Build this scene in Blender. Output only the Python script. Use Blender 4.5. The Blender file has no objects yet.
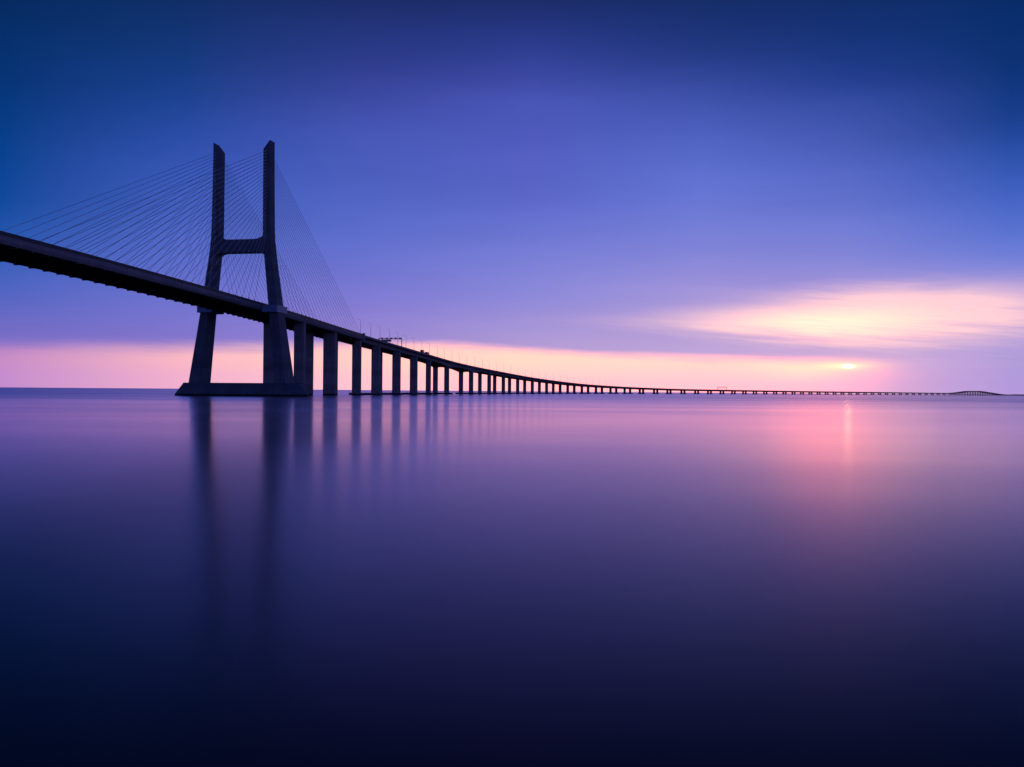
import bpy, bmesh, math, random
from mathutils import Vector, Matrix

random.seed(7)
R = math.radians
SC = bpy.context.scene
COL = SC.collection
F = 870.0                     # focal length in pixels of a 1024 px wide frame
CAM_Z = 4.3

# ---------------------------------------------------------------- camera
cam = bpy.data.objects.new('camera', bpy.data.cameras.new('camera'))
COL.objects.link(cam)
cam.data.sensor_width = 36.0
cam.data.lens = F / 1024.0 * 36.0
cam.data.clip_start = 0.5
cam.data.clip_end = 250000.0
cam.matrix_world = (Matrix.Translation((0, 0, CAM_Z)) @ Matrix.Rotation(R(90 + 0.50), 4, 'X')
                    @ Matrix.Rotation(R(0.43), 4, 'Z'))
SC.camera = cam

# ---------------------------------------------------------------- colour management and sampling
SC.view_settings.view_transform = 'Standard'
SC.view_settings.look = 'None'
SC.view_settings.exposure = 0.0
SC.view_settings.gamma = 1.0
SC.view_settings.use_curve_mapping = False
SC.render.engine = 'CYCLES'
SC.cycles.use_denoising = True
SC.cycles.max_bounces = 6
SC.cycles.glossy_bounces = 3
SC.cycles.caustics_reflective = False
SC.cycles.caustics_refractive = False

SUN_AZ = math.degrees(math.atan((848 - 512) / F))      # degrees to the right of the view
SUN_EL = 1.68


def lin(c):
    o = []
    for v in c[:3]:
        v = v / 255.0
        o.append(v / 12.92 if v <= 0.04045 else ((v + 0.055) / 1.055) ** 2.4)
    return (o[0], o[1], o[2], 1.0)


class Nodes:
    """small helper that wires math nodes together"""
    def __init__(self, tree):
        self.t = tree

    def new(self, kind, **kw):
        n = self.t.nodes.new(kind)
        for k, v in kw.items():
            setattr(n, k, v)
        return n

    def put(self, sock, v):
        if hasattr(v, 'links') or isinstance(v, bpy.types.NodeSocket):
            self.t.links.new(v, sock)
        else:
            sock.default_value = v

    def m(self, op, a, b=0.0, c=0.0):
        n = self.new('ShaderNodeMath', operation=op)
        self.put(n.inputs[0], a)
        self.put(n.inputs[1], b)
        self.put(n.inputs[2], c)
        return n.outputs[0]

    def smooth(self, v, a, b, lo=0.0, hi=1.0):
        n = self.new('ShaderNodeMapRange', interpolation_type='SMOOTHSTEP')
        self.put(n.inputs[0], v)
        self.put(n.inputs[1], a)
        self.put(n.inputs[2], b)
        self.put(n.inputs[3], lo)
        self.put(n.inputs[4], hi)
        return n.outputs[0]

    def ramp(self, v, stops, mode='LINEAR'):
        n = self.new('ShaderNodeValToRGB')
        cr = n.color_ramp
        cr.interpolation = mode
        while len(cr.elements) > 1:
            cr.elements.remove(cr.elements[-1])
        stops = sorted(stops, key=lambda s: s[0])
        cr.elements[0].position = stops[0][0]
        cr.elements[0].color = stops[0][1]
        for p, c in stops[1:]:
            e = cr.elements.new(p)
            e.color = c
        self.put(n.inputs[0], v)
        return n.outputs[0]

    def mix(self, f, a, b, blend='MIX'):
        n = self.new('ShaderNodeMix', data_type='RGBA', blend_type=blend)
        n.clamp_factor = True
        self.put(n.inputs[0], f)
        self.put(n.inputs[6], a)
        self.put(n.inputs[7], b)
        return n.outputs[2]

    def noise(self, vec, scale, detail=3.0, rough=0.5):
        n = self.new('ShaderNodeTexNoise')
        self.put(n.inputs['Vector'], vec)
        n.inputs['Scale'].default_value = scale
        n.inputs['Detail'].default_value = detail
        n.inputs['Roughness'].default_value = rough
        return n.outputs['Fac']

    def xyz(self, x, y, z):
        n = self.new('ShaderNodeCombineXYZ')
        self.put(n.inputs[0], x)
        self.put(n.inputs[1], y)
        self.put(n.inputs[2], z)
        return n.outputs[0]

    def gauss(self, q):
        return self.m('EXPONENT', self.m('MULTIPLY', q, -1.0))


# ---------------------------------------------------------------- sky: twilight with cloud deck, bright streak and low sun
world = bpy.data.worlds.new('World')
SC.world = world
world.use_nodes = True
world.cycles.sampling_method = 'MANUAL'
world.cycles.sample_map_resolution = 2048
wt = world.node_tree
wt.nodes.clear()
W = Nodes(wt)
geo = W.new('ShaderNodeTexCoord')
sep = W.new('ShaderNodeSeparateXYZ')
wt.links.new(geo.outputs['Generated'], sep.inputs[0])
dx, dy, dz = sep.outputs
RAD = 180.0 / math.pi
AZ = W.m('MULTIPLY', W.m('ARCTAN2', dx, dy), RAD)                       # degrees right of the view
EL = W.m('ABSOLUTE', W.m('MULTIPLY', W.m('ARCSINE', dz), RAD))          # degrees above the horizon


def az_of(px):
    return math.degrees(math.atan((px - 512) / F))


def el_of(px, y):
    hy = 387.2 + 0.0075 * px
    return math.degrees(math.atan((hy - y) * math.cos(math.atan((px - 512) / F)) / F))


COLS = {
    -140: [(60, (6, 14, 44)), (30, (22, 34, 92)), (15, (54, 68, 152)), (6, (84, 90, 178)), (0, (96, 90, 172))],
    -80: [(60, (4, 16, 48)), (30, (6, 30, 80)), (15, (14, 46, 112)), (6, (50, 66, 144)), (0, (84, 80, 150))],
    az_of(0): [(60, (2, 20, 58)), (0, (4, 42, 96), 1), (100, (2, 53, 122), 1), (200, (5, 72, 158), 1), (250, (40, 90, 180), 1),
               (300, (84, 102, 196), 1), (335, (122, 110, 200), 1), (390, (130, 112, 196), 1)],
    az_of(180): [(60, (8, 22, 62)), (0, (14, 46, 104), 1), (60, (18, 56, 124), 1), (110, (30, 68, 152), 1), (160, (50, 82, 178), 1), (220, (68, 98, 192), 1),
                 (280, (98, 110, 204), 1), (320, (122, 118, 208), 1), (345, (136, 118, 204), 1), (390, (140, 120, 204), 1)],
    az_of(360): [(60, (12, 24, 66)), (0, (28, 45, 108), 1), (50, (38, 55, 132), 1), (100, (62, 74, 166), 1), (150, (72, 90, 186), 1),
                 (200, (80, 100, 196), 1), (250, (96, 112, 206), 1), (300, (128, 122, 212), 1), (330, (148, 132, 210), 1), (390, (160, 140, 212), 1)],
    az_of(530): [(60, (12, 24, 66)), (0, (25, 43, 106), 1), (50, (42, 58, 142), 1), (100, (72, 84, 182), 1), (200, (90, 102, 202), 1),
                 (250, (114, 124, 214), 1), (300, (142, 138, 218), 1), (330, (166, 148, 214), 1), (348, (180, 156, 212), 1), (390, (186, 160, 214), 1)],
    az_of(700): [(60, (10, 24, 66)), (0, (20, 45, 108), 1), (50, (26, 52, 124), 1), (100, (60, 80, 172), 1), (150, (84, 104, 200), 1),
                 (200, (100, 118, 213), 1), (250, (126, 131, 216), 1), (290, (158, 146, 218), 1), (345, (184, 162, 216), 1), (390, (206, 172, 216), 1)],
    az_of(850): [(60, (8, 24, 66)), (0, (14, 45, 110), 1), (50, (16, 51, 122), 1), (100, (38, 66, 156), 1), (200, (92, 113, 210), 1),
                 (260, (128, 134, 216), 1), (300, (168, 150, 218), 1), (345, (190, 162, 216), 1), (390, (214, 172, 214), 1)],
    az_of(1010): [(60, (2, 22, 62)), (0, (2, 44, 108), 1), (60, (3, 47, 114), 1), (110, (14, 58, 136), 1), (150, (34, 76, 166), 1),
                  (200, (64, 99, 198), 1), (250, (95, 120, 214), 1), (300, (140, 140, 218), 1), (345, (160, 150, 220), 1), (390, (172, 150, 218), 1)],
    80: [(60, (3, 16, 50)), (30, (4, 32, 84)), (15, (10, 46, 112)), (6, (58, 72, 152)), (0, (100, 92, 164))],
    140: [(60, (6, 14, 44)), (30, (22, 34, 92)), (15, (54, 68, 152)), (6, (84, 90, 178)), (0, (96, 90, 172))],
}
ELMAX = 60.0
elp = W.m('DIVIDE', EL, ELMAX)
acc = None
prev = None
for az in sorted(COLS):
    st = []
    for row in COLS[az]:
        if len(row) == 3:
            px = 512 + F * math.tan(R(az))
            st.append((min(1, max(0, el_of(px, row[0])) / ELMAX), lin(row[1])))
        else:
            st.append((row[0] / ELMAX, lin(row[1])))
    c = W.ramp(elp, st, 'B_SPLINE')
    if acc is None:
        acc = c
    else:
        f = W.new('ShaderNodeMapRange')
        f.interpolation_type = 'LINEAR' if abs(az) < 40 else 'SMOOTHSTEP'
        W.put(f.inputs[0], AZ)
        f.inputs[1].default_value = prev
        f.inputs[2].default_value = az
        acc = W.mix(f.outputs[0], acc, c)
    prev = az
sky = acc

# long drawn out wisps (a long exposure smears the clouds sideways)
wv = W.xyz(W.m('MULTIPLY', AZ, 0.045), W.m('MULTIPLY', EL, 0.42), 0.0)
wisp = W.noise(wv, 1.0, 4.0, 0.55)
wv2 = W.xyz(W.m('MULTIPLY', W.m('ADD', AZ, W.m('MULTIPLY', EL, 2.4)), 0.16), W.m('MULTIPLY', EL, 1.5), 3.7)
streak = W.noise(wv2, 1.0, 4.0, 0.55)
sky = W.mix(1.0, sky, W.ramp(wisp, [(0.25, (0.945, 0.95, 0.96, 1)), (0.75, (1.055, 1.05, 1.04, 1))]), 'MULTIPLY')


def azr(stops):
    return W.ramp(W.m('DIVIDE', W.m('ADD', AZ, 60.0), 120.0), [((a + 60) / 120.0, c) for a, c in stops], 'LINEAR')


def azv(stops):
    n = azr([(a, (v, v, v, 1)) for a, v in stops])
    return n


# the clear band between the cloud deck and the horizon
def eb(px, y):
    return (az_of(px), el_of(px, y) / 10.0)


edge = W.m('MULTIPLY', azv([(-60, 0.27)] + [eb(*p) for p in ((0, 347), (180, 347), (350, 345), (430, 344), (512, 349), (600, 354), (700, 358),
                                         (800, 360), (900, 362), (1024, 362))]), 10.0)
edge = W.m('ADD', edge, W.m('MULTIPLY', W.m('SUBTRACT', streak, 0.5), 0.7))
soft = azv([(-40, 0.85), (-26, 0.80), (-8, 0.48), (0, 0.40), (16, 0.45), (25, 0.85), (40, 0.9)])
band = W.smooth(EL, W.m('SUBTRACT', edge, soft), W.m('ADD', edge, soft), 1.0, 0.0)
bandop = azv([(-60, 0.25), (-36, 0.85), (-30, 0.95), (-20, 1.0), (14, 1.0), (19, 0.8), (25, 0.36), (30, 0.1), (40, 0.05)])
top_c = azr([(-55, lin((120, 100, 170))), (az_of(0), lin((206, 142, 198))), (az_of(180), lin((248, 184, 196))), (az_of(350), lin((255, 206, 200))),
             (az_of(512), lin((255, 218, 200))), (az_of(650), lin((255, 218, 204))), (az_of(800), lin((255, 208, 205))), (az_of(950), lin((214, 172, 218)))])
low_c = azr([(-55, lin((110, 95, 170))), (az_of(0), lin((200, 142, 206))), (az_of(180), lin((240, 176, 206))), (az_of(350), lin((250, 196, 208))),
             (az_of(512), lin((255, 203, 206))), (az_of(700), lin((255, 200, 212))), (az_of(850), lin((250, 186, 214))), (az_of(950), lin((200, 164, 220)))])
band_c = W.mix(W.smooth(EL, 0.5, 2.0), low_c, top_c)
band_c = W.mix(1.0, band_c, azr([(-26, (1, 1, 1, 1)), (-15, (1.05, 1, 1, 1)), (-5, (1.5, 1, 1, 1)), (14, (1.8, 1, 1, 1)), (24, (1.1, 1, 1, 1)), (30, (1, 1, 1, 1))]), 'MULTIPLY')
sky = W.mix(W.m('MULTIPLY', band, bandop), sky, band_c)


# bright lit streaks of cloud above the sun
def blob(px, y, sx, sy, tilt, k=0.35, taper=0.0, fine=0.0):
    a0, e0 = az_of(px), el_of(px, y)
    u = W.m('SUBTRACT', AZ, a0)
    v = W.m('ADD', W.m('SUBTRACT', EL, e0), W.m('MULTIPLY', u, tilt))
    v = W.m('ADD', v, W.m('MULTIPLY', W.m('SUBTRACT', streak, 0.5), k))
    if fine:
        v = W.m('ADD', v, W.m('MULTIPLY', W.m('SUBTRACT', filament, 0.5), fine))
    h = W.m('MAXIMUM', W.m('ADD', sy, W.m('MULTIPLY', u, taper * sy)), 0.25 * sy) if taper else sy
    q = W.m('ADD', W.m('POWER', W.m('ABSOLUTE', W.m('DIVIDE', u, sx)), 2.0), W.m('POWER', W.m('ABSOLUTE', W.m('DIVIDE', v, h)), 2.0))
    return W.gauss(q)


# fine filaments inside the lit cloud, drawn out along the wind
fv = W.xyz(W.m('MULTIPLY', W.m('ADD', AZ, W.m('MULTIPLY', EL, 3.0)), 0.22), W.m('ADD', W.m('MULTIPLY', EL, 3.4), W.m('MULTIPLY', AZ, 0.28)), 9.1)
filament = W.noise(fv, 1.0, 5.0, 0.6)
veil = W.m('ADD', blob(826, 320, 9.6, 1.34, 0.012, 0.9, 0.045, 0.7), W.m('MULTIPLY', blob(935, 303, 7.0, 0.95, 0.085, 1.6, 0.05, 1.0), 0.9))
veil = W.m('MULTIPLY', veil, W.smooth(streak, 0.15, 0.62, 0.72, 1.08))
veil = W.m('MULTIPLY', veil, W.smooth(filament, 0.28, 0.62, 0.74, 1.08))
veil = W.m('MINIMUM', veil, 1.0)
core = W.m('MULTIPLY', blob(830, 323, 6.4, 0.94, 0.012, 0.7, 0.05, 0.6), W.smooth(filament, 0.25, 0.6, 0.75, 1.05))
sky = W.mix(W.m('MULTIPLY', veil, 0.92), sky, lin((255, 205, 216)))
sky = W.mix(W.m('MULTIPLY', core, 0.97), sky, (1.6, 0.90, 0.69, 1))
# the sun, half veiled at the rim of the cloud deck
glow = blob(842, 366, 2.4, 0.36, 0.0, 0.3)
sky = W.mix(W.m('MULTIPLY', glow, 0.65), sky, lin((255, 222, 196)))
warm = blob(846, 366, 1.2, 0.19, 0.0, 0.15)
sky = W.mix(warm, sky, W.mix(1.0, sky, (0.9, 0.26, 0.04, 1), 'ADD'))
# the band and the cloud next to the sun are brighter than the picture can hold
aureole = W.m('MULTIPLY', W.m('MULTIPLY', band, bandop), blob(812, 367, 3.6, 1.0, 0.0, 0.2))
sky = W.mix(aureole, sky, W.mix(1.0, sky, (2.1, 0.24, 0.0, 1), 'ADD'))
lit = W.m('MULTIPLY', core, blob(830, 323, 3.6, 0.8, 0.0, 0.3))
sky = W.mix(lit, sky, W.mix(1.0, sky, (2.4, 0.05, 0.02, 1), 'ADD'))
disc = blob(848, 366.3, 0.20, 0.066, 0.0, 0.0)
sky = W.mix(disc, sky, (34.0, 19.0, 6.0, 1))

# the physical sky adds a little of its own light
nish = W.new('ShaderNodeTexSky', sky_type='NISHITA')
nish.sun_disc = False
nish.sun_elevation = R(SUN_EL)
nish.sun_rotation = R(SUN_AZ)
bg1 = W.new('ShaderNodeBackground')
wt.links.new(sky, bg1.inputs[0])
bg1.inputs[1].default_value = 1.0
bg2 = W.new('ShaderNodeBackground')
wt.links.new(nish.outputs[0], bg2.inputs[0])
bg2.inputs[1].default_value = 0.001
add = W.new('ShaderNodeAddShader')
wt.links.new(bg1.outputs[0], add.inputs[0])
wt.links.new(bg2.outputs[0], add.inputs[1])
wo = W.new('ShaderNodeOutputWorld')
wt.links.new(add.outputs[0], wo.inputs[0])

# ---------------------------------------------------------------- the veiled low sun
sun = bpy.data.objects.new('sun', bpy.data.lights.new('sun', 'SUN'))
COL.objects.link(sun)
sun.data.energy = 0.002
sun.data.angle = R(10.0)
sun.data.color = (1.0, 0.62, 0.38)
d = Vector((math.sin(R(SUN_AZ)) * math.cos(R(SUN_EL)), math.cos(R(SUN_AZ)) * math.cos(R(SUN_EL)), math.sin(R(SUN_EL))))
sun.rotation_euler = d.to_track_quat('Z', 'Y').to_euler()


# ---------------------------------------------------------------- materials
def material(name):
    m = bpy.data.materials.new(name)
    m.use_nodes = True
    return m, Nodes(m.node_tree), m.node_tree.nodes['Principled BSDF']


def concrete(name, c, tide=True, var=0.35):
    m, N, p = material(name)
    g = N.new('ShaderNodeNewGeometry')
    s = N.new('ShaderNodeSeparateXYZ')
    N.t.links.new(g.outputs['Position'], s.inputs[0])
    n1 = N.noise(g.outputs['Position'], 0.08, 4.0, 0.6)
    v = N.xyz(N.m('MULTIPLY', s.outputs[0], 0.6), N.m('MULTIPLY', s.outputs[1], 0.6), N.m('MULTIPLY', s.outputs[2], 0.05))
    n2 = N.noise(v, 1.0, 4.0, 0.6)
    f = N.m('MULTIPLY', N.m('ADD', n1, n2), 0.5)
    a = tuple(x * (1 - var) for x in c) + (1,)
    b = tuple(min(1, x * (1 + var)) for x in c) + (1,)
    base = N.ramp(f, [(0.3, a), (0.7, b)])
    lift = N.new('ShaderNodeTexWhiteNoise', noise_dimensions='1D')
    N.t.links.new(N.m('FLOOR', N.m('DIVIDE', s.outputs[2], 4.2)), lift.inputs['W'])
    base = N.mix(1.0, base, N.ramp(lift.outputs['Value'], [(0.0, (0.80, 0.80, 0.80, 1)), (1.0, (1.12, 1.12, 1.12, 1))]), 'MULTIPLY')
    if tide:
        k = N.smooth(N.m('ADD', s.outputs[2], N.m('MULTIPLY', N.m('SUBTRACT', n2, 0.5), 1.2)), 0.9, 1.7, 1.0, 0.0)
        base = N.mix(k, base, (0.018, 0.020, 0.020, 1))
    N.t.links.new(base, p.inputs['Base Color'])
    p.inputs['Roughness'].default_value = 0.8
    b_ = N.new('ShaderNodeBump')
    b_.inputs['Strength'].default_value = 0.3
    b_.inputs['Distance'].default_value = 0.05
    N.t.links.new(n2, b_.inputs['Height'])
    N.t.links.new(b_.outputs[0], p.inputs['Normal'])
    return m


def plain(name, c, rough=0.5, metal=0.0):
    m, N, p = material(name)
    g = N.new('ShaderNodeNewGeometry')
    n = N.noise(g.outputs['Position'], 0.9, 3.0, 0.6)
    N.t.links.new(N.ramp(n, [(0.3, tuple(x * 0.85 for x in c) + (1,)), (0.7, tuple(min(1, x * 1.12) for x in c) + (1,))]), p.inputs['Base Color'])
    p.inputs['Roughness'].default_value = rough
    p.inputs['Metallic'].default_value = metal
    return m


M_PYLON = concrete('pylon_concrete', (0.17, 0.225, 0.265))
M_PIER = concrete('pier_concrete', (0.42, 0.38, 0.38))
M_DECK = concrete('deck_concrete', (0.42, 0.39, 0.40), tide=False)
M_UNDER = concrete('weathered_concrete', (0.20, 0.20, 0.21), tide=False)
M_RAIL = plain('railing_steel', (0.07, 0.08, 0.10), 0.6, 0.0)
M_SHEATH = plain('cable_sheath', (0.92, 0.94, 0.96), 0.6)
M_PANEL = plain('painted_steel_panel', (0.34, 0.50, 0.72), 0.5)
M_STEEL = plain('galvanised_steel', (0.26, 0.27, 0.30), 0.7, 0.0)
M_GANTRY = plain('dark_painted_steel', (0.05, 0.055, 0.065), 0.5)
M_PALE = plain('pale_painted_steel', (0.45, 0.46, 0.50), 0.8)
M_ASPHALT = plain('asphalt', (0.05, 0.05, 0.052), 0.85)
M_TRUCK = plain('truck_paint', (0.16, 0.15, 0.17), 0.4)
M_RUBBER = plain('rubber', (0.02, 0.02, 0.02), 0.9)
M_GLASS = plain('dark_glass', (0.02, 0.025, 0.03), 0.1)
M_SHORE = plain('shore_scrub', (0.06, 0.07, 0.07), 0.9)

mw, N, p = material('long_exposure_water')
g = N.new('ShaderNodeNewGeometry')
s = N.new('ShaderNodeSeparateXYZ')
N.t.links.new(g.outputs['Position'], s.inputs[0])
v = N.xyz(N.m('MULTIPLY', s.outputs[0], 0.0016), N.m('MULTIPLY', s.outputs[1], 0.010), 0.0)
nb = N.noise(v, 1.0, 4.0, 0.6)
v2 = N.xyz(N.m('MULTIPLY', s.outputs[0], 0.02), N.m('MULTIPLY', s.outputs[1], 0.05), 1.7)
nb2 = N.noise(v2, 1.0, 3.0, 0.55)
rg = N.m('ADD', N.m('ADD', N.m('ADD', 0.160, N.m('MULTIPLY', N.smooth(nb, 0.34, 0.66, -0.02, 0.03), N.smooth(s.outputs[1], 90.0, 260.0))), N.m('ADD', N.smooth(s.outputs[1], 110.0, 620.0, 0.0, 0.10), N.smooth(s.outputs[1], 8.0, 85.0, 0.055, 0.0))), N.m('MULTIPLY', N.m('SUBTRACT', nb2, 0.5), 0.05))
p.inputs['Base Color'].default_value = (0.0012, 0.0034, 0.0050, 1)
p.inputs['Roughness'].default_value = 0.6
p.inputs['Specular IOR Level'].default_value = 0.0
gl = N.new('ShaderNodeBsdfGlossy')
gl.distribution = 'MULTI_GGX'
gl.inputs['Color'].default_value = (1.0, 0.84, 0.99, 1)
N.t.links.new(rg, gl.inputs['Roughness'])
fr = N.new('ShaderNodeFresnel')
fr.inputs['IOR'].default_value = 1.23
mx = N.new('ShaderNodeMixShader')
N.t.links.new(fr.outputs[0], mx.inputs[0])
N.t.links.new(p.outputs[0], mx.inputs[1])
N.t.links.new(gl.outputs[0], mx.inputs[2])
N.t.links.new(mx.outputs[0], mw.node_tree.nodes['Material Output'].inputs['Surface'])
M_WATER = mw


# ---------------------------------------------------------------- mesh helpers
def link(name, bm, mat, parent=None, smooth=False):
    me = bpy.data.meshes.new(name)
    bmesh.ops.recalc_face_normals(bm, faces=bm.faces[:])
    bm.to_mesh(me)
    bm.free()
    me.materials.append(mat)
    if smooth:
        for f in me.polygons:
            f.use_smooth = True
    o = bpy.data.objects.new(name, me)
    COL.objects.link(o)
    if parent:
        o.parent = parent
    return o


def copy(o, parent=None):
    c = o.copy()
    COL.objects.link(c)
    if parent:
        c.parent = parent
    return c


def empty(name, loc=(0, 0, 0), rz=0.0, parent=None):
    o = bpy.data.objects.new(name, None)
    o.empty_display_size = 1.0
    COL.objects.link(o)
    o.location = loc
    o.rotation_euler = (0, 0, rz)
    if parent:
        o.parent = parent
    return o


def tag(o, label=None, cat=None, group=None, kind=None):
    if label: o['label'] = label
    if cat: o['category'] = cat
    if group: o['group'] = group
    if kind: o['kind'] = kind
    return o


def loft(bm, rings, caps=True):
    vs = [[bm.verts.new(p) for p in r] for r in rings]
    n = len(rings[0])
    for a, b in zip(vs, vs[1:]):
        for i in range(n):
            j = (i + 1) % n
            bm.faces.new((a[i], a[j], b[j], b[i]))
    if caps:
        bm.faces.new(vs[0])
        bm.faces.new(vs[-1])
    return vs


def box(bm, x0, x1, y0, y1, z0, z1, ch=0.0):
    if ch <= 0:
        loft(bm, [[(x0, y0, z), (x1, y0, z), (x1, y1, z), (x0, y1, z)] for z in (z0, z1)])
    else:
        loft(bm, [rect_ring((x0 + x1) / 2, (y0 + y1) / 2, x1 - x0, y1 - y0, z, ch) for z in (z0, z1)])


def rect_ring(cx, cy, wx, wy, z, ch):
    a, b = wx / 2, wy / 2
    return [(cx + x, cy + y, z) for x, y in ((-a + ch, -b), (a - ch, -b), (a, -b + ch), (a, b - ch), (a - ch, b), (-a + ch, b), (-a, b - ch), (-a, -b + ch))]


def tube(bm, pts, r, n=6):
    rings = []
    for i, p in enumerate(pts):
        p = Vector(p)
        d = (Vector(pts[min(i + 1, len(pts) - 1)]) - Vector(pts[max(i - 1, 0)])).normalized()
        up = Vector((0, 0, 1)) if abs(d.z) < 0.95 else Vector((1, 0, 0))
        a = d.cross(up).normalized()
        b = a.cross(d)
        rr = r[i] if isinstance(r, (list, tuple)) else r
        rings.append([tuple(p + a * rr * math.cos(2 * math.pi * k / n) + b * rr * math.sin(2 * math.pi * k / n)) for k in range(n)])
    loft(bm, rings)


# ---------------------------------------------------------------- the line of the bridge
PYL = Vector((-164.7, 530.0))
DIR = Vector((0.168, 0.986)).normalized()
HEAD = math.atan2(-DIR.x, DIR.y)              # rotation about z that turns +y onto DIR


def from_px(px, y):
    return Vector(((px - 512) * y / F, y))


PIER_PX = [(441, 1018), (466, 1145), (484.5, 1245), (499, 1330), (513.6, 1410), (528.5, 1486), (543, 1562), (556.7, 1638), (571, 1714), (585, 1790),
           (599, 1864), (613.4, 1937), (627.4, 2010), (641.5, 2083), (655.7, 2155), (669, 2229), (683, 2303), (696.7, 2377), (709.5, 2452), (722, 2527),
           (733.5, 2602), (744.5, 2678), (755, 2754), (765.3, 2830), (775.2, 2906), (784.6, 2982), (793.6, 3058)]
px, yy, st = 793.6, 3058.0, 8.6
while px < 1003:
    st = max(4.2, st - 0.13)
    px += st
    yy += 74.0
    PIER_PX.append((px, yy))
FAR = [from_px(a, b) for a, b in PIER_PX]
PATH = [PYL + DIR * s for s in (-560, -420, -213, 0, 190, 330)] + FAR


def catmull(pts, n):
    out = []
    for i in range(len(pts) - 1):
        p0, p1, p2, p3 = pts[max(i - 1, 0)], pts[i], pts[i + 1], pts[min(i + 2, len(pts) - 1)]
        d1 = (p2 - p0) * ((p2 - p1).length / max(1e-6, (p2 - p0).length))
        d2 = (p3 - p1) * ((p2 - p1).length / max(1e-6, (p3 - p1).length))
        for k in range(n):
            t = k / n
            h = (2 * t ** 3 - 3 * t ** 2 + 1, t ** 3 - 2 * t ** 2 + t, -2 * t ** 3 + 3 * t ** 2, t ** 3 - t ** 2)
            out.append(p1 * h[0] + d1 * h[1] + p2 * h[2] + d2 * h[3])
    out.append(pts[-1])
    return out


# smooth the surveyed line a little so that it reads as one curve
for _ in range(3):
    for i in range(7, len(PATH) - 1):
        PATH[i] = PATH[i] * 0.5 + (PATH[i - 1] + PATH[i + 1]) * 0.25
FINE = catmull(PATH, 10)
SFINE = [0.0]
for a, b in zip(FINE, FINE[1:]):
    SFINE.append(SFINE[-1] + (b - a).length)
S0 = min(range(len(FINE)), key=lambda i: (FINE[i] - PYL).length)
SFINE = [s - SFINE[S0] for s in SFINE]


def at(s):
    """point and direction of the bridge axis at distance s beyond the pylon"""
    lo, hi = 0, len(SFINE) - 1
    while hi - lo > 1:
        m = (lo + hi) // 2
        if SFINE[m] <= s:
            lo = m
        else:
            hi = m
    t = (s - SFINE[lo]) / (SFINE[hi] - SFINE[lo])
    p = FINE[lo].lerp(FINE[hi], t)
    a, b = FINE[max(lo - 3, 0)], FINE[min(hi + 3, len(FINE) - 1)]
    return p, (b - a).normalized()


def s_of_px(px, t=0.0):
    """distance along the axis where the line offset sideways by t passes image column px"""
    lo, hi = -215.0, SFINE[-1]
    for _ in range(50):
        m = (lo + hi) / 2
        p, d = at(m)
        q = p + Vector((d.y, -d.x)) * t
        if 512 + F * q.x / q.y < px:
            lo = m
        else:
            hi = m
    return (lo + hi) / 2


SEND = SFINE[-1]
S_HUMP = s_of_px(974)
ZPTS = [(-560, 61.0), (-380, 62.6), (-213, 61.0), (0, 56.1), (161, 49.8), (348, 43.3), (560, 37.0), (770, 32.5), (1000, 26.0), (1310, 18.6), (1600, 15.0), (1900, 13.0), (2450, 12.6), (2850, 12.2),
        (S_HUMP - 480, 12.0), (S_HUMP - 300, 16.0), (S_HUMP - 120, 24.0), (S_HUMP + 60, 25.5), (S_HUMP + 260, 19.0), (SEND, 6.5)]


def deck_z(s):
    """top of the parapet"""
    P = ZPTS
    if s <= P[0][0]: return P[0][1]
    if s >= P[-1][0]: return P[-1][1]
    for i in range(len(P) - 1):
        if P[i][0] <= s <= P[i + 1][0]:
            break
    def slope(j):
        if j == 0 or j == len(P) - 1: return 0.0
        a = (P[j][1] - P[j - 1][1]) / (P[j][0] - P[j - 1][0])
        b = (P[j + 1][1] - P[j][1]) / (P[j + 1][0] - P[j][0])
        if a * b <= 0: return 0.0
        return 2 * a * b / (a + b)
    h = P[i + 1][0] - P[i][0]
    t = (s - P[i][0]) / h
    return (P[i][1] * (2 * t ** 3 - 3 * t ** 2 + 1) + slope(i) * h * (t ** 3 - 2 * t ** 2 + t)
            + P[i + 1][1] * (-2 * t ** 3 + 3 * t ** 2) + slope(i + 1) * h * (t ** 3 - t ** 2))


def place(s, t, z):
    p, d = at(s)
    q = p + Vector((d.y, -d.x)) * t
    return (q.x, q.y, z)


def sweep(bm, profile, stations, dz=0.0):
    """profile: list of (t, z below parapet top); stations: list of s; profile may be a function of s"""
    rings = []
    for s in stations:
        pr = profile(s) if callable(profile) else profile
        z = deck_z(s) + dz
        rings.append([place(s, t, z + h) for t, h in pr])
    loft(bm, rings)


def frange(a, b, step):
    n = max(1, int(round((b - a) / step)))
    return [a + (b - a) * i / n for i in range(n + 1)]


# ---------------------------------------------------------------- water and far shore
bm = bmesh.new()
ys = [-4000, -200, 60, 200, 500, 1000, 2500, 6000, 15000, 40000, 120000]
xs = [-120000, -30000, -8000, -2000, -600, 0, 600, 2000, 8000, 30000, 120000]
gv = [[bm.verts.new((x, y, 0)) for x in xs] for y in ys]
for j in range(len(ys) - 1):
    for i in range(len(xs) - 1):
        bm.faces.new((gv[j][i], gv[j][i + 1], gv[j + 1][i + 1], gv[j + 1][i]))
tag(link('water', bm, M_WATER), kind='structure')

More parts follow.
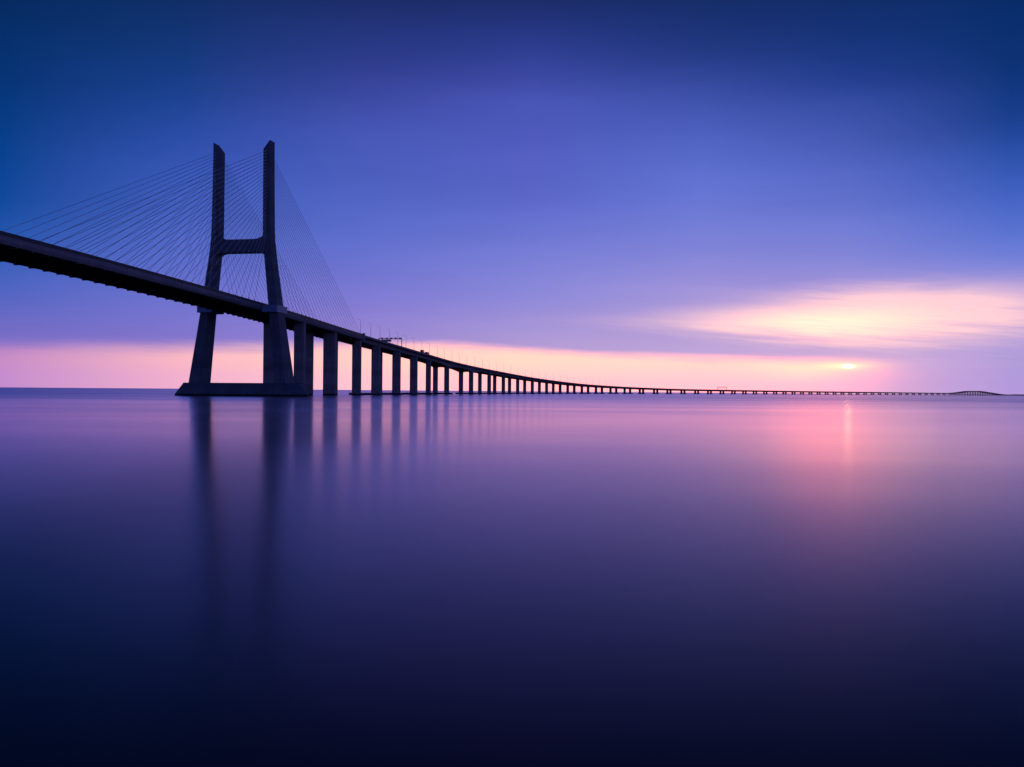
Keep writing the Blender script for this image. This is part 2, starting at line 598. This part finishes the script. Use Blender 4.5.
bm = bmesh.new()
rows = []
p_end, d_end = at(SEND)
n = 90
for i in range(n + 1):
    u = i / n
    X = p_end.x - 130 + u * 5200
    Y = p_end.y - 60 + 900 * u + 60 * math.sin(u * 9)
    h = 7.5 * min(1, u * 14) * (0.75 + 0.3 * math.sin(u * 23) * math.sin(u * 61 + 1) + 0.18 * random.random()) - 0.3
    rows.append([(X, Y, -0.5), (X + 4, Y + 12, 1.2 + 0.4 * h), (X + 8, Y + 90, max(0.2, h)), (X + 20, Y + 500, max(0.2, h * 1.1)), (X + 30, Y + 900, -0.5)])
vs = [[bm.verts.new(q) for q in r] for r in rows]
for a, b in zip(vs, vs[1:]):
    for i in range(4):
        bm.faces.new((a[i], a[i + 1], b[i + 1], b[i]))
tag(link('far_shore', bm, M_SHORE, smooth=True), kind='structure')

# ---------------------------------------------------------------- the bridge
bridge = empty('bridge', (PYL.x, PYL.y, 0))
bridge.rotation_euler = (0, 0, 0)
INV = Matrix.Translation((-PYL.x, -PYL.y, 0))


def part(name, bm, mat, parent=None, smooth=False):
    """mesh built in world coordinates, parented to the bridge (or to a part that sits at the bridge origin)"""
    bmesh.ops.transform(bm, matrix=INV, verts=bm.verts[:])
    return link(name, bm, mat, parent or bridge, smooth)


tag(bridge, 'long cable-stayed road bridge on twin-column piers curving away over the water to the horizon', 'bridge')

S_END = s_of_px(358.5, 11.0)                   # the pier where the stays end
HW = 15.5                                      # half width of the stayed deck
st_main = frange(-540, S_END, 20)
bm = bmesh.new()
sweep(bm, [(-HW, -1.5), (-14.6, -1.5), (14.6, -1.5), (HW, -1.5), (HW, -3.2), (14.9, -4.5), (13.0, -4.5), (12.6, -2.3), (-12.6, -2.3), (-13.0, -4.5), (-14.9, -4.5), (-HW, -3.2)], st_main)
main_deck = part('stayed_deck', bm, M_DECK)
for t0, t1 in ((-HW - 0.05, -HW + 0.25), (HW - 0.25, HW + 0.05)):
    bm = bmesh.new()
    sweep(bm, [(t0, 0), (t1, 0), (t1, -1.497), (t0, -1.497)], st_main)
    part('parapet', bm, M_RAIL, main_deck)
bm = bmesh.new()
sweep(bm, [(-14.4, -1.494), (14.4, -1.494), (14.4, -1.40), (-14.4, -1.40)], st_main)
part('roadway', bm, M_ASPHALT, main_deck)
# cross girders under the stayed deck
def girder(s, parent, proto):
    p_, d_ = at(s)
    if proto is None:
        b = bmesh.new()
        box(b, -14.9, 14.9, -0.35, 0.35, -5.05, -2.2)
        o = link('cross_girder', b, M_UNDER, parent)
    else:
        o = copy(proto, parent)
    o.location = (p_.x - PYL.x, p_.y - PYL.y, deck_z(s))
    o.rotation_euler = (0, 0, math.atan2(-d_.x, d_.y))
    return o


g0 = None
s = -320.0
while s < S_END - 4:
    if abs(s) > 5:
        o = girder(s, main_deck, g0)
        g0 = g0 or o
    s += 8.7 if s < 0 else 7.1

# viaduct deck: two box girders under one slab
VH = 13.6


def haunch(s):
    return 3.6


PIERS_S = [s_of_px(c) for c in (366, 387.2, 405.2, 420.3, 441, 466)]
S_LONG = (PIERS_S[4], PIERS_S[5])


def via_depth(s):
    """deeper girders towards the piers of the long spans"""
    d = 3.7
    for q in S_LONG:
        d += 2.6 * max(0.0, 1 - abs(s - q) / 52.0) ** 1.6
    if s > 1700: d += min(0.7, (s - 1700) / 600)
    if s > 600: d -= 0.5 * min(1, (s - 600) / 500)
    return d


st_via = sorted(set(frange(S_END, 760, 8) + frange(760, SEND, 25)))


def via_profile(s):
    d = via_depth(s)
    h = -1.2 - d
    return [(-VH, -1.2), (VH, -1.2), (VH, -1.7), (10.3, -2.2), (9.4, h), (4.2, h), (3.2, -2.2), (-3.2, -2.2), (-4.2, h), (-9.4, h), (-10.3, -2.2), (-VH, -1.7)]


bm = bmesh.new()
sweep(bm, via_profile, st_via)
via_deck = part('viaduct_deck', bm, M_DECK)
for t0, t1 in ((-VH - 0.05, -VH + 0.25), (VH - 0.25, VH + 0.05)):
    bm = bmesh.new()
    sweep(bm, [(t0, 0), (t1, 0), (t1, -1.197), (t0, -1.197)], st_via)
    part('parapet', bm, M_DECK, via_deck)
bm = bmesh.new()
sweep(bm, [(-12.8, -1.194), (12.8, -1.194), (12.8, -1.1), (-12.8, -1.1)], st_via)
part('roadway', bm, M_ASPHALT, via_deck)

# ---------------------------------------------------------------- pylon
pyl = empty('pylon', (0, 0, 0), HEAD, bridge)           # local x = across, local y = along
for sg in (-1, 1):
    rings = []
    for z, tc, w, a in ((7.6, 27.7, 7.2, 14.0), (20, 26.15, 6.8, 12.7), (36, 24.1, 6.3, 11.1), (52, 22.1, 5.8, 9.7), (70, 19.8, 5.3, 8.5), (84, 18.1, 5.1, 7.8), (90, 17.4, 5.0, 7.5),
                        (96, 16.9, 4.9, 7.3), (102, 16.7, 4.8, 7.2), (120, 16.5, 4.65, 7.0), (146, 16.3, 4.5, 6.7)):
        rings.append(rect_ring(sg * tc, 0, w, a, z, 0.35))
    top = [(x, y, 152.2 + 2.6 * max(-1, min(1, (abs(x) - 16.3) / 2.0))) for x, y, z in rect_ring(sg * 16.3, 0, 4.5, 6.7, 148, 0.35)]
    rings.append(top)
    bm = bmesh.new()
    loft(bm, rings)
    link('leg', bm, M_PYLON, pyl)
    # collar walkway round the leg at deck level
    bm = bmesh.new()
    x0, x1 = sorted((sg * 15.9, sg * 25.9))
    box(bm, x0, x1, -7.6, 7.6, 50.6, 54.6, 0.4)
    link('collar', bm, M_PANEL, pyl)
# cross beam with rounded haunches
prof = []
zt, zb, hw = 95.2, 87.2, 14.9
for k in range(7):                                    # upper right fillet
    a = k / 6 * math.pi / 2
    prof.append((hw - 7.0 + 7.0 * math.sin(a), zt + 3.6 - 3.6 * math.cos(a)))
for k in range(7):                                    # lower right fillet
    a = k / 6 * math.pi / 2
    prof.append((hw + 1.0 - 5.0 + 5.0 * math.cos(a), zb - 3.8 + 3.8 * math.sin(a)))
prof = prof + [(-x, z) for x, z in reversed(prof)]
bm = bmesh.new()
loft(bm, [[(x, -3.0, z) for x, z in prof], [(x, 3.0, z) for x, z in prof]])
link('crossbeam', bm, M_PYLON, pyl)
# boat shaped footing
bm = bmesh.new()
def foot(te, tm, a, z):
    return [(-te, -2.0, z), (-tm, -a, z), (tm, -a, z), (te, -2.0, z), (te, 2.0, z), (tm, a, z), (-tm, a, z), (-te, 2.0, z)]
loft(bm, [foot(43.5, 36.0, 10.5, -3.0), foot(43.0, 35.6, 10.2, 1.0), foot(37.6, 33.0, 9.0, 7.6), foot(37.4, 32.8, 8.8, 8.0)])
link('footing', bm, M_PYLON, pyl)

# ---------------------------------------------------------------- stay cables: four fans of 24
NS = 24
for sg in (-1, 1):
    for side, far in ((-1, -199.0), (1, S_END - 5.0)):
        for k in range(NS):
            u = k / (NS - 1)
            s = side * 15.0 + (far - side * 15.0) * u
            za = 98.5 + 50.0 * u ** 0.85
            loc = Matrix.Rotation(HEAD, 3, 'Z') @ Vector((sg * 16.4, side * 3.2, za))
            a = Vector((PYL.x + loc.x, PYL.y + loc.y, za))
            b = Vector(place(s, sg * 14.9, deck_z(s) - 1.6))
            bm = bmesh.new()
            f = a - (a - b).normalized() * 3.4
            e = b + (a - b).normalized() * 3.0
            tube(bm, [b, e, e + (a - b).normalized() * 0.02, f, f + (a - b).normalized() * 0.02, a], [0.20, 0.20, 0.095, 0.095, 0.22, 0.22], 6)
            part('stay_cable', bm, M_SHEATH)

# ---------------------------------------------------------------- piers
PROTO = {}


def pier(s, sep, w, dep, cap, zc):
    p_, d_ = at(s)
    e = empty('pier', (p_.x - PYL.x, p_.y - PYL.y, 0), math.atan2(-d_.x, d_.y), bridge)
    for sg in (-1, 1):
        b = bmesh.new()
        x = sg * sep / 2
        ch = min(0.5, w * 0.1)
        loft(b, [rect_ring(x, 0, w, dep, -3.0, ch), rect_ring(x, 0, w, dep, zc - 1.0, ch), rect_ring(x, 0, w + 0.6, dep + 0.3, zc + 0.6, ch)])
        link('column', b, M_PIER, e)
    if cap:
        b = bmesh.new()
        box(b, cap[0], cap[1], -cap[2], cap[2], -1.5, cap[3], 1.2)
        link('pile_cap', b, M_PIER, e)
    return e


S1, S2 = s_of_px(299.5, 11.0), s_of_px(329.8, 9.2)
pier(S1, 22.0, 7.0, 4.6, None, deck_z(S1) - 2.6)
pier(S2, 18.4, 9.4, 4.6, None, deck_z(S2) - 2.6)
pier(S_END + 1.0, 20.0, 4.8, 4.2, (6.0, 15.0, 4.5, 1.7), deck_z(S_END) - 4.9)
for q in PIERS_S[:4]:
    pier(q, 17.5, 7.4 if q < PIERS_S[3] - 1 else 5.2, 3.4, (-14, 14, 5.5, 1.9), deck_z(q) - 1.2 - via_depth(q))
for q in PIERS_S[4:]:
    pier(q, 13.6, 5.6, 3.4, (-13, 13, 6.0, 1.9), deck_z(q) - 1.2 - via_depth(q))
LIST = []
for (c, y), (c2, y2) in zip(PIER_PX[2:], PIER_PX[3:] + [(1004, 0)]):
    LIST.append((c, y))
    if 948 < c < 1000:
        LIST.append(((c + c2) / 2, y))          # shorter spans where the road climbs over the far channel
for c, y in LIST:
    q = s_of_px(c)
    if q > SEND - 60: continue
    hum = abs(q - S_HUMP) < 330
    pier(q, 13.6 if c < 635 else 8.6, 5.2 if c < 948 else 3.8, 2.8, (-12.5, 12.5, 4.5, 1.7) if c < 635 else (-8.5, 8.5, 4.0, 1.5), deck_z(q) - 1.2 - via_depth(q))

# end block where the stayed deck meets the viaduct
p_, d_ = at(S_END)
for sg in (-1, 1):
    bm = bmesh.new()
    box(bm, sg * 15.1 - 0.7, sg * 15.1 + 0.7, -1.2, 1.2, -6.0, 1.0)
    o = link('end_block', bm, M_DECK, bridge)
    o.location = (p_.x - PYL.x, p_.y - PYL.y, deck_z(S_END))
    o.rotation_euler = (0, 0, math.atan2(-d_.x, d_.y))


# ---------------------------------------------------------------- things standing on the deck
def stand(o, s, t, dz):
    p_, d_ = at(s)
    o.location = place(s, t, deck_z(s) + dz)
    o.rotation_euler = (0, 0, math.atan2(-d_.x, d_.y))


ORD = ('first second third fourth fifth sixth seventh eighth ninth tenth eleventh twelfth thirteenth fourteenth fifteenth sixteenth seventeenth eighteenth nineteenth twentieth '
       'twenty-first twenty-second twenty-third twenty-fourth twenty-fifth twenty-sixth twenty-seventh twenty-eighth twenty-ninth thirtieth thirty-first thirty-second thirty-third '
       'thirty-fourth thirty-fifth thirty-sixth thirty-seventh thirty-eighth thirty-ninth fortieth').split()
LAMP_PX = [360.5, 370.7, 380, 389.5, 397.7, 406, 414, 421.9, 429.4, 437.5, 444.4, 452, 459.3, 467, 475, 482.5, 489.3, 497, 504, 511, 518, 525.5, 532, 539, 546.3, 554, 560.7, 567.3, 573.8, 580,
           586.5, 593, 599.5, 606, 612.5, 619]
lamp0 = None
for i, x in enumerate(LAMP_PX):
    if lamp0 is None:
        o = empty('street_lamp')
        b = bmesh.new()
        tube(b, [(0, 0, -1.2), (0, 0, 5.0), (0, 0, 11.4)], [0.16, 0.13, 0.08], 8)
        link('pole', b, M_STEEL, o)
        b = bmesh.new()
        tube(b, [(0, 0, 11.35), (-0.5, 0, 11.75), (-1.5, 0, 11.95)], [0.07, 0.06, 0.05], 6)
        link('arm', b, M_STEEL, o)
        b = bmesh.new()
        loft(b, [rect_ring(-1.9, 0, 1.1, 0.42, 11.86, 0.12), rect_ring(-1.9, 0, 0.8, 0.3, 12.05, 0.1)])
        link('lamp_head', b, M_STEEL, o)
        lamp0 = o
    else:
        o = copy(lamp0)
        for ch in lamp0.children:
            copy(ch, o)
    stand(o, s_of_px(x, VH - 0.1), VH - 0.45, 0)
    tag(o, f'{ORD[i]} lamp post along the deck edge, counted from the outermost stay cable outwards', 'street lamp', 'lamp posts along the viaduct')

# dark portal gantry with traffic signal boxes
gs = s_of_px(402, VH)
ga = empty('sign_gantry')
stand(ga, gs, 0, -1.1)
tag(ga, 'dark portal gantry across the deck carrying a row of signal boxes, near the stay cables', 'gantry')
for t in (13.0, -9.5):
    bm = bmesh.new()
    box(bm, t - 0.28, t + 0.28, -0.28, 0.28, 0.0, 8.4)
    link('post', bm, M_GANTRY, ga)
bm = bmesh.new()
for zz in (8.0, 8.9):
    for yy in (-0.45, 0.45):
        box(bm, -9.9, 13.4, yy - 0.14, yy + 0.14, zz - 0.14, zz + 0.14)
for k in range(24):
    x = -9.5 + k * 22.5 / 23
    for yy in (-0.45, 0.45):
        tube(bm, [(x, yy, 8.0), (x + (0.97 if k < 23 else 0), yy, 8.9)], 0.06, 4)
link('beam', bm, M_GANTRY, ga)
for x in (-6.0, -1.0, 3.2, 7.2, 11.6):
    bm = bmesh.new()
    box(bm, x - 0.8, x + 0.8, -0.62, -0.95, 7.7, 9.3, 0.0)
    link('signal_box', bm, M_GANTRY, ga)
bm = bmesh.new()
box(bm, -6.8, 3.0, -0.50, -0.58, 5.4, 7.5)
link('sign_panel', bm, M_PALE, ga)

# pale portal gantry far out
ga2 = empty('sign_gantry')
stand(ga2, s_of_px(726.6, VH), 0, -1.1)
tag(ga2, 'pale portal gantry far out over the low part of the bridge', 'gantry')
for t in (13.0, -13.0):
    bm = bmesh.new()
    box(bm, t - 0.5, t + 0.5, -0.5, 0.5, 0.0, 8.6)
    link('post', bm, M_STEEL, ga2)
bm = bmesh.new()
box(bm, -13.5, 13.5, -0.6, 0.6, 8.0, 9.4)
link('beam', bm, M_PALE, ga2)


def truck(px, t, label, L, boxh):
    o = empty('truck')
    s_ = s_of_px(px, t)
    stand(o, s_, t, -1.1)
    tag(o, label, 'truck', 'trucks on the viaduct')
    b = bmesh.new()
    box(b, -1.27, 1.27, -L / 2, L / 2 - 2.4, 1.05, boxh, 0.06)
    link('cargo_box', b, M_TRUCK, o)
    b = bmesh.new()
    y0 = L / 2 - 2.2
    loft(b, [rect_ring(0, y0 + 1.1, 2.45, 2.2, 0.55, 0.1), rect_ring(0, y0 + 1.1, 2.45, 2.2, 1.7, 0.1), rect_ring(0, y0 + 0.95, 2.3, 1.8, 3.0, 0.15)])
    cab = link('cab', b, M_TRUCK, o)
    b = bmesh.new()
    box(b, -1.0, 1.0, y0 + 2.02, y0 + 2.1, 1.75, 2.7)
    link('windscreen', b, M_GLASS, cab)
    for x in (-1.05, 1.05):
        for y in (-L / 2 + 1.2, -L / 2 + 2.4, L / 2 - 1.2):
            b = bmesh.new()
            tube(b, [(x - 0.16, y, 0.5), (x + 0.16, y, 0.5)], 0.5, 14)
            link('wheel', b, M_RUBBER, o)


truck(422.2, 10.5, 'dark box truck on the deck beside the lamp posts, the one nearer the stay cables', 8.6, 4.4)
truck(427.0, 10.5, 'lower dark box truck on the deck, just ahead of a taller one towards the horizon', 9.4, 3.8)
print('PIERS', sum(1 for o in bpy.data.objects if o.name.startswith('pier')), 'S_END', S_END, 'SEND', SEND, 'HUMP', S_HUMP)
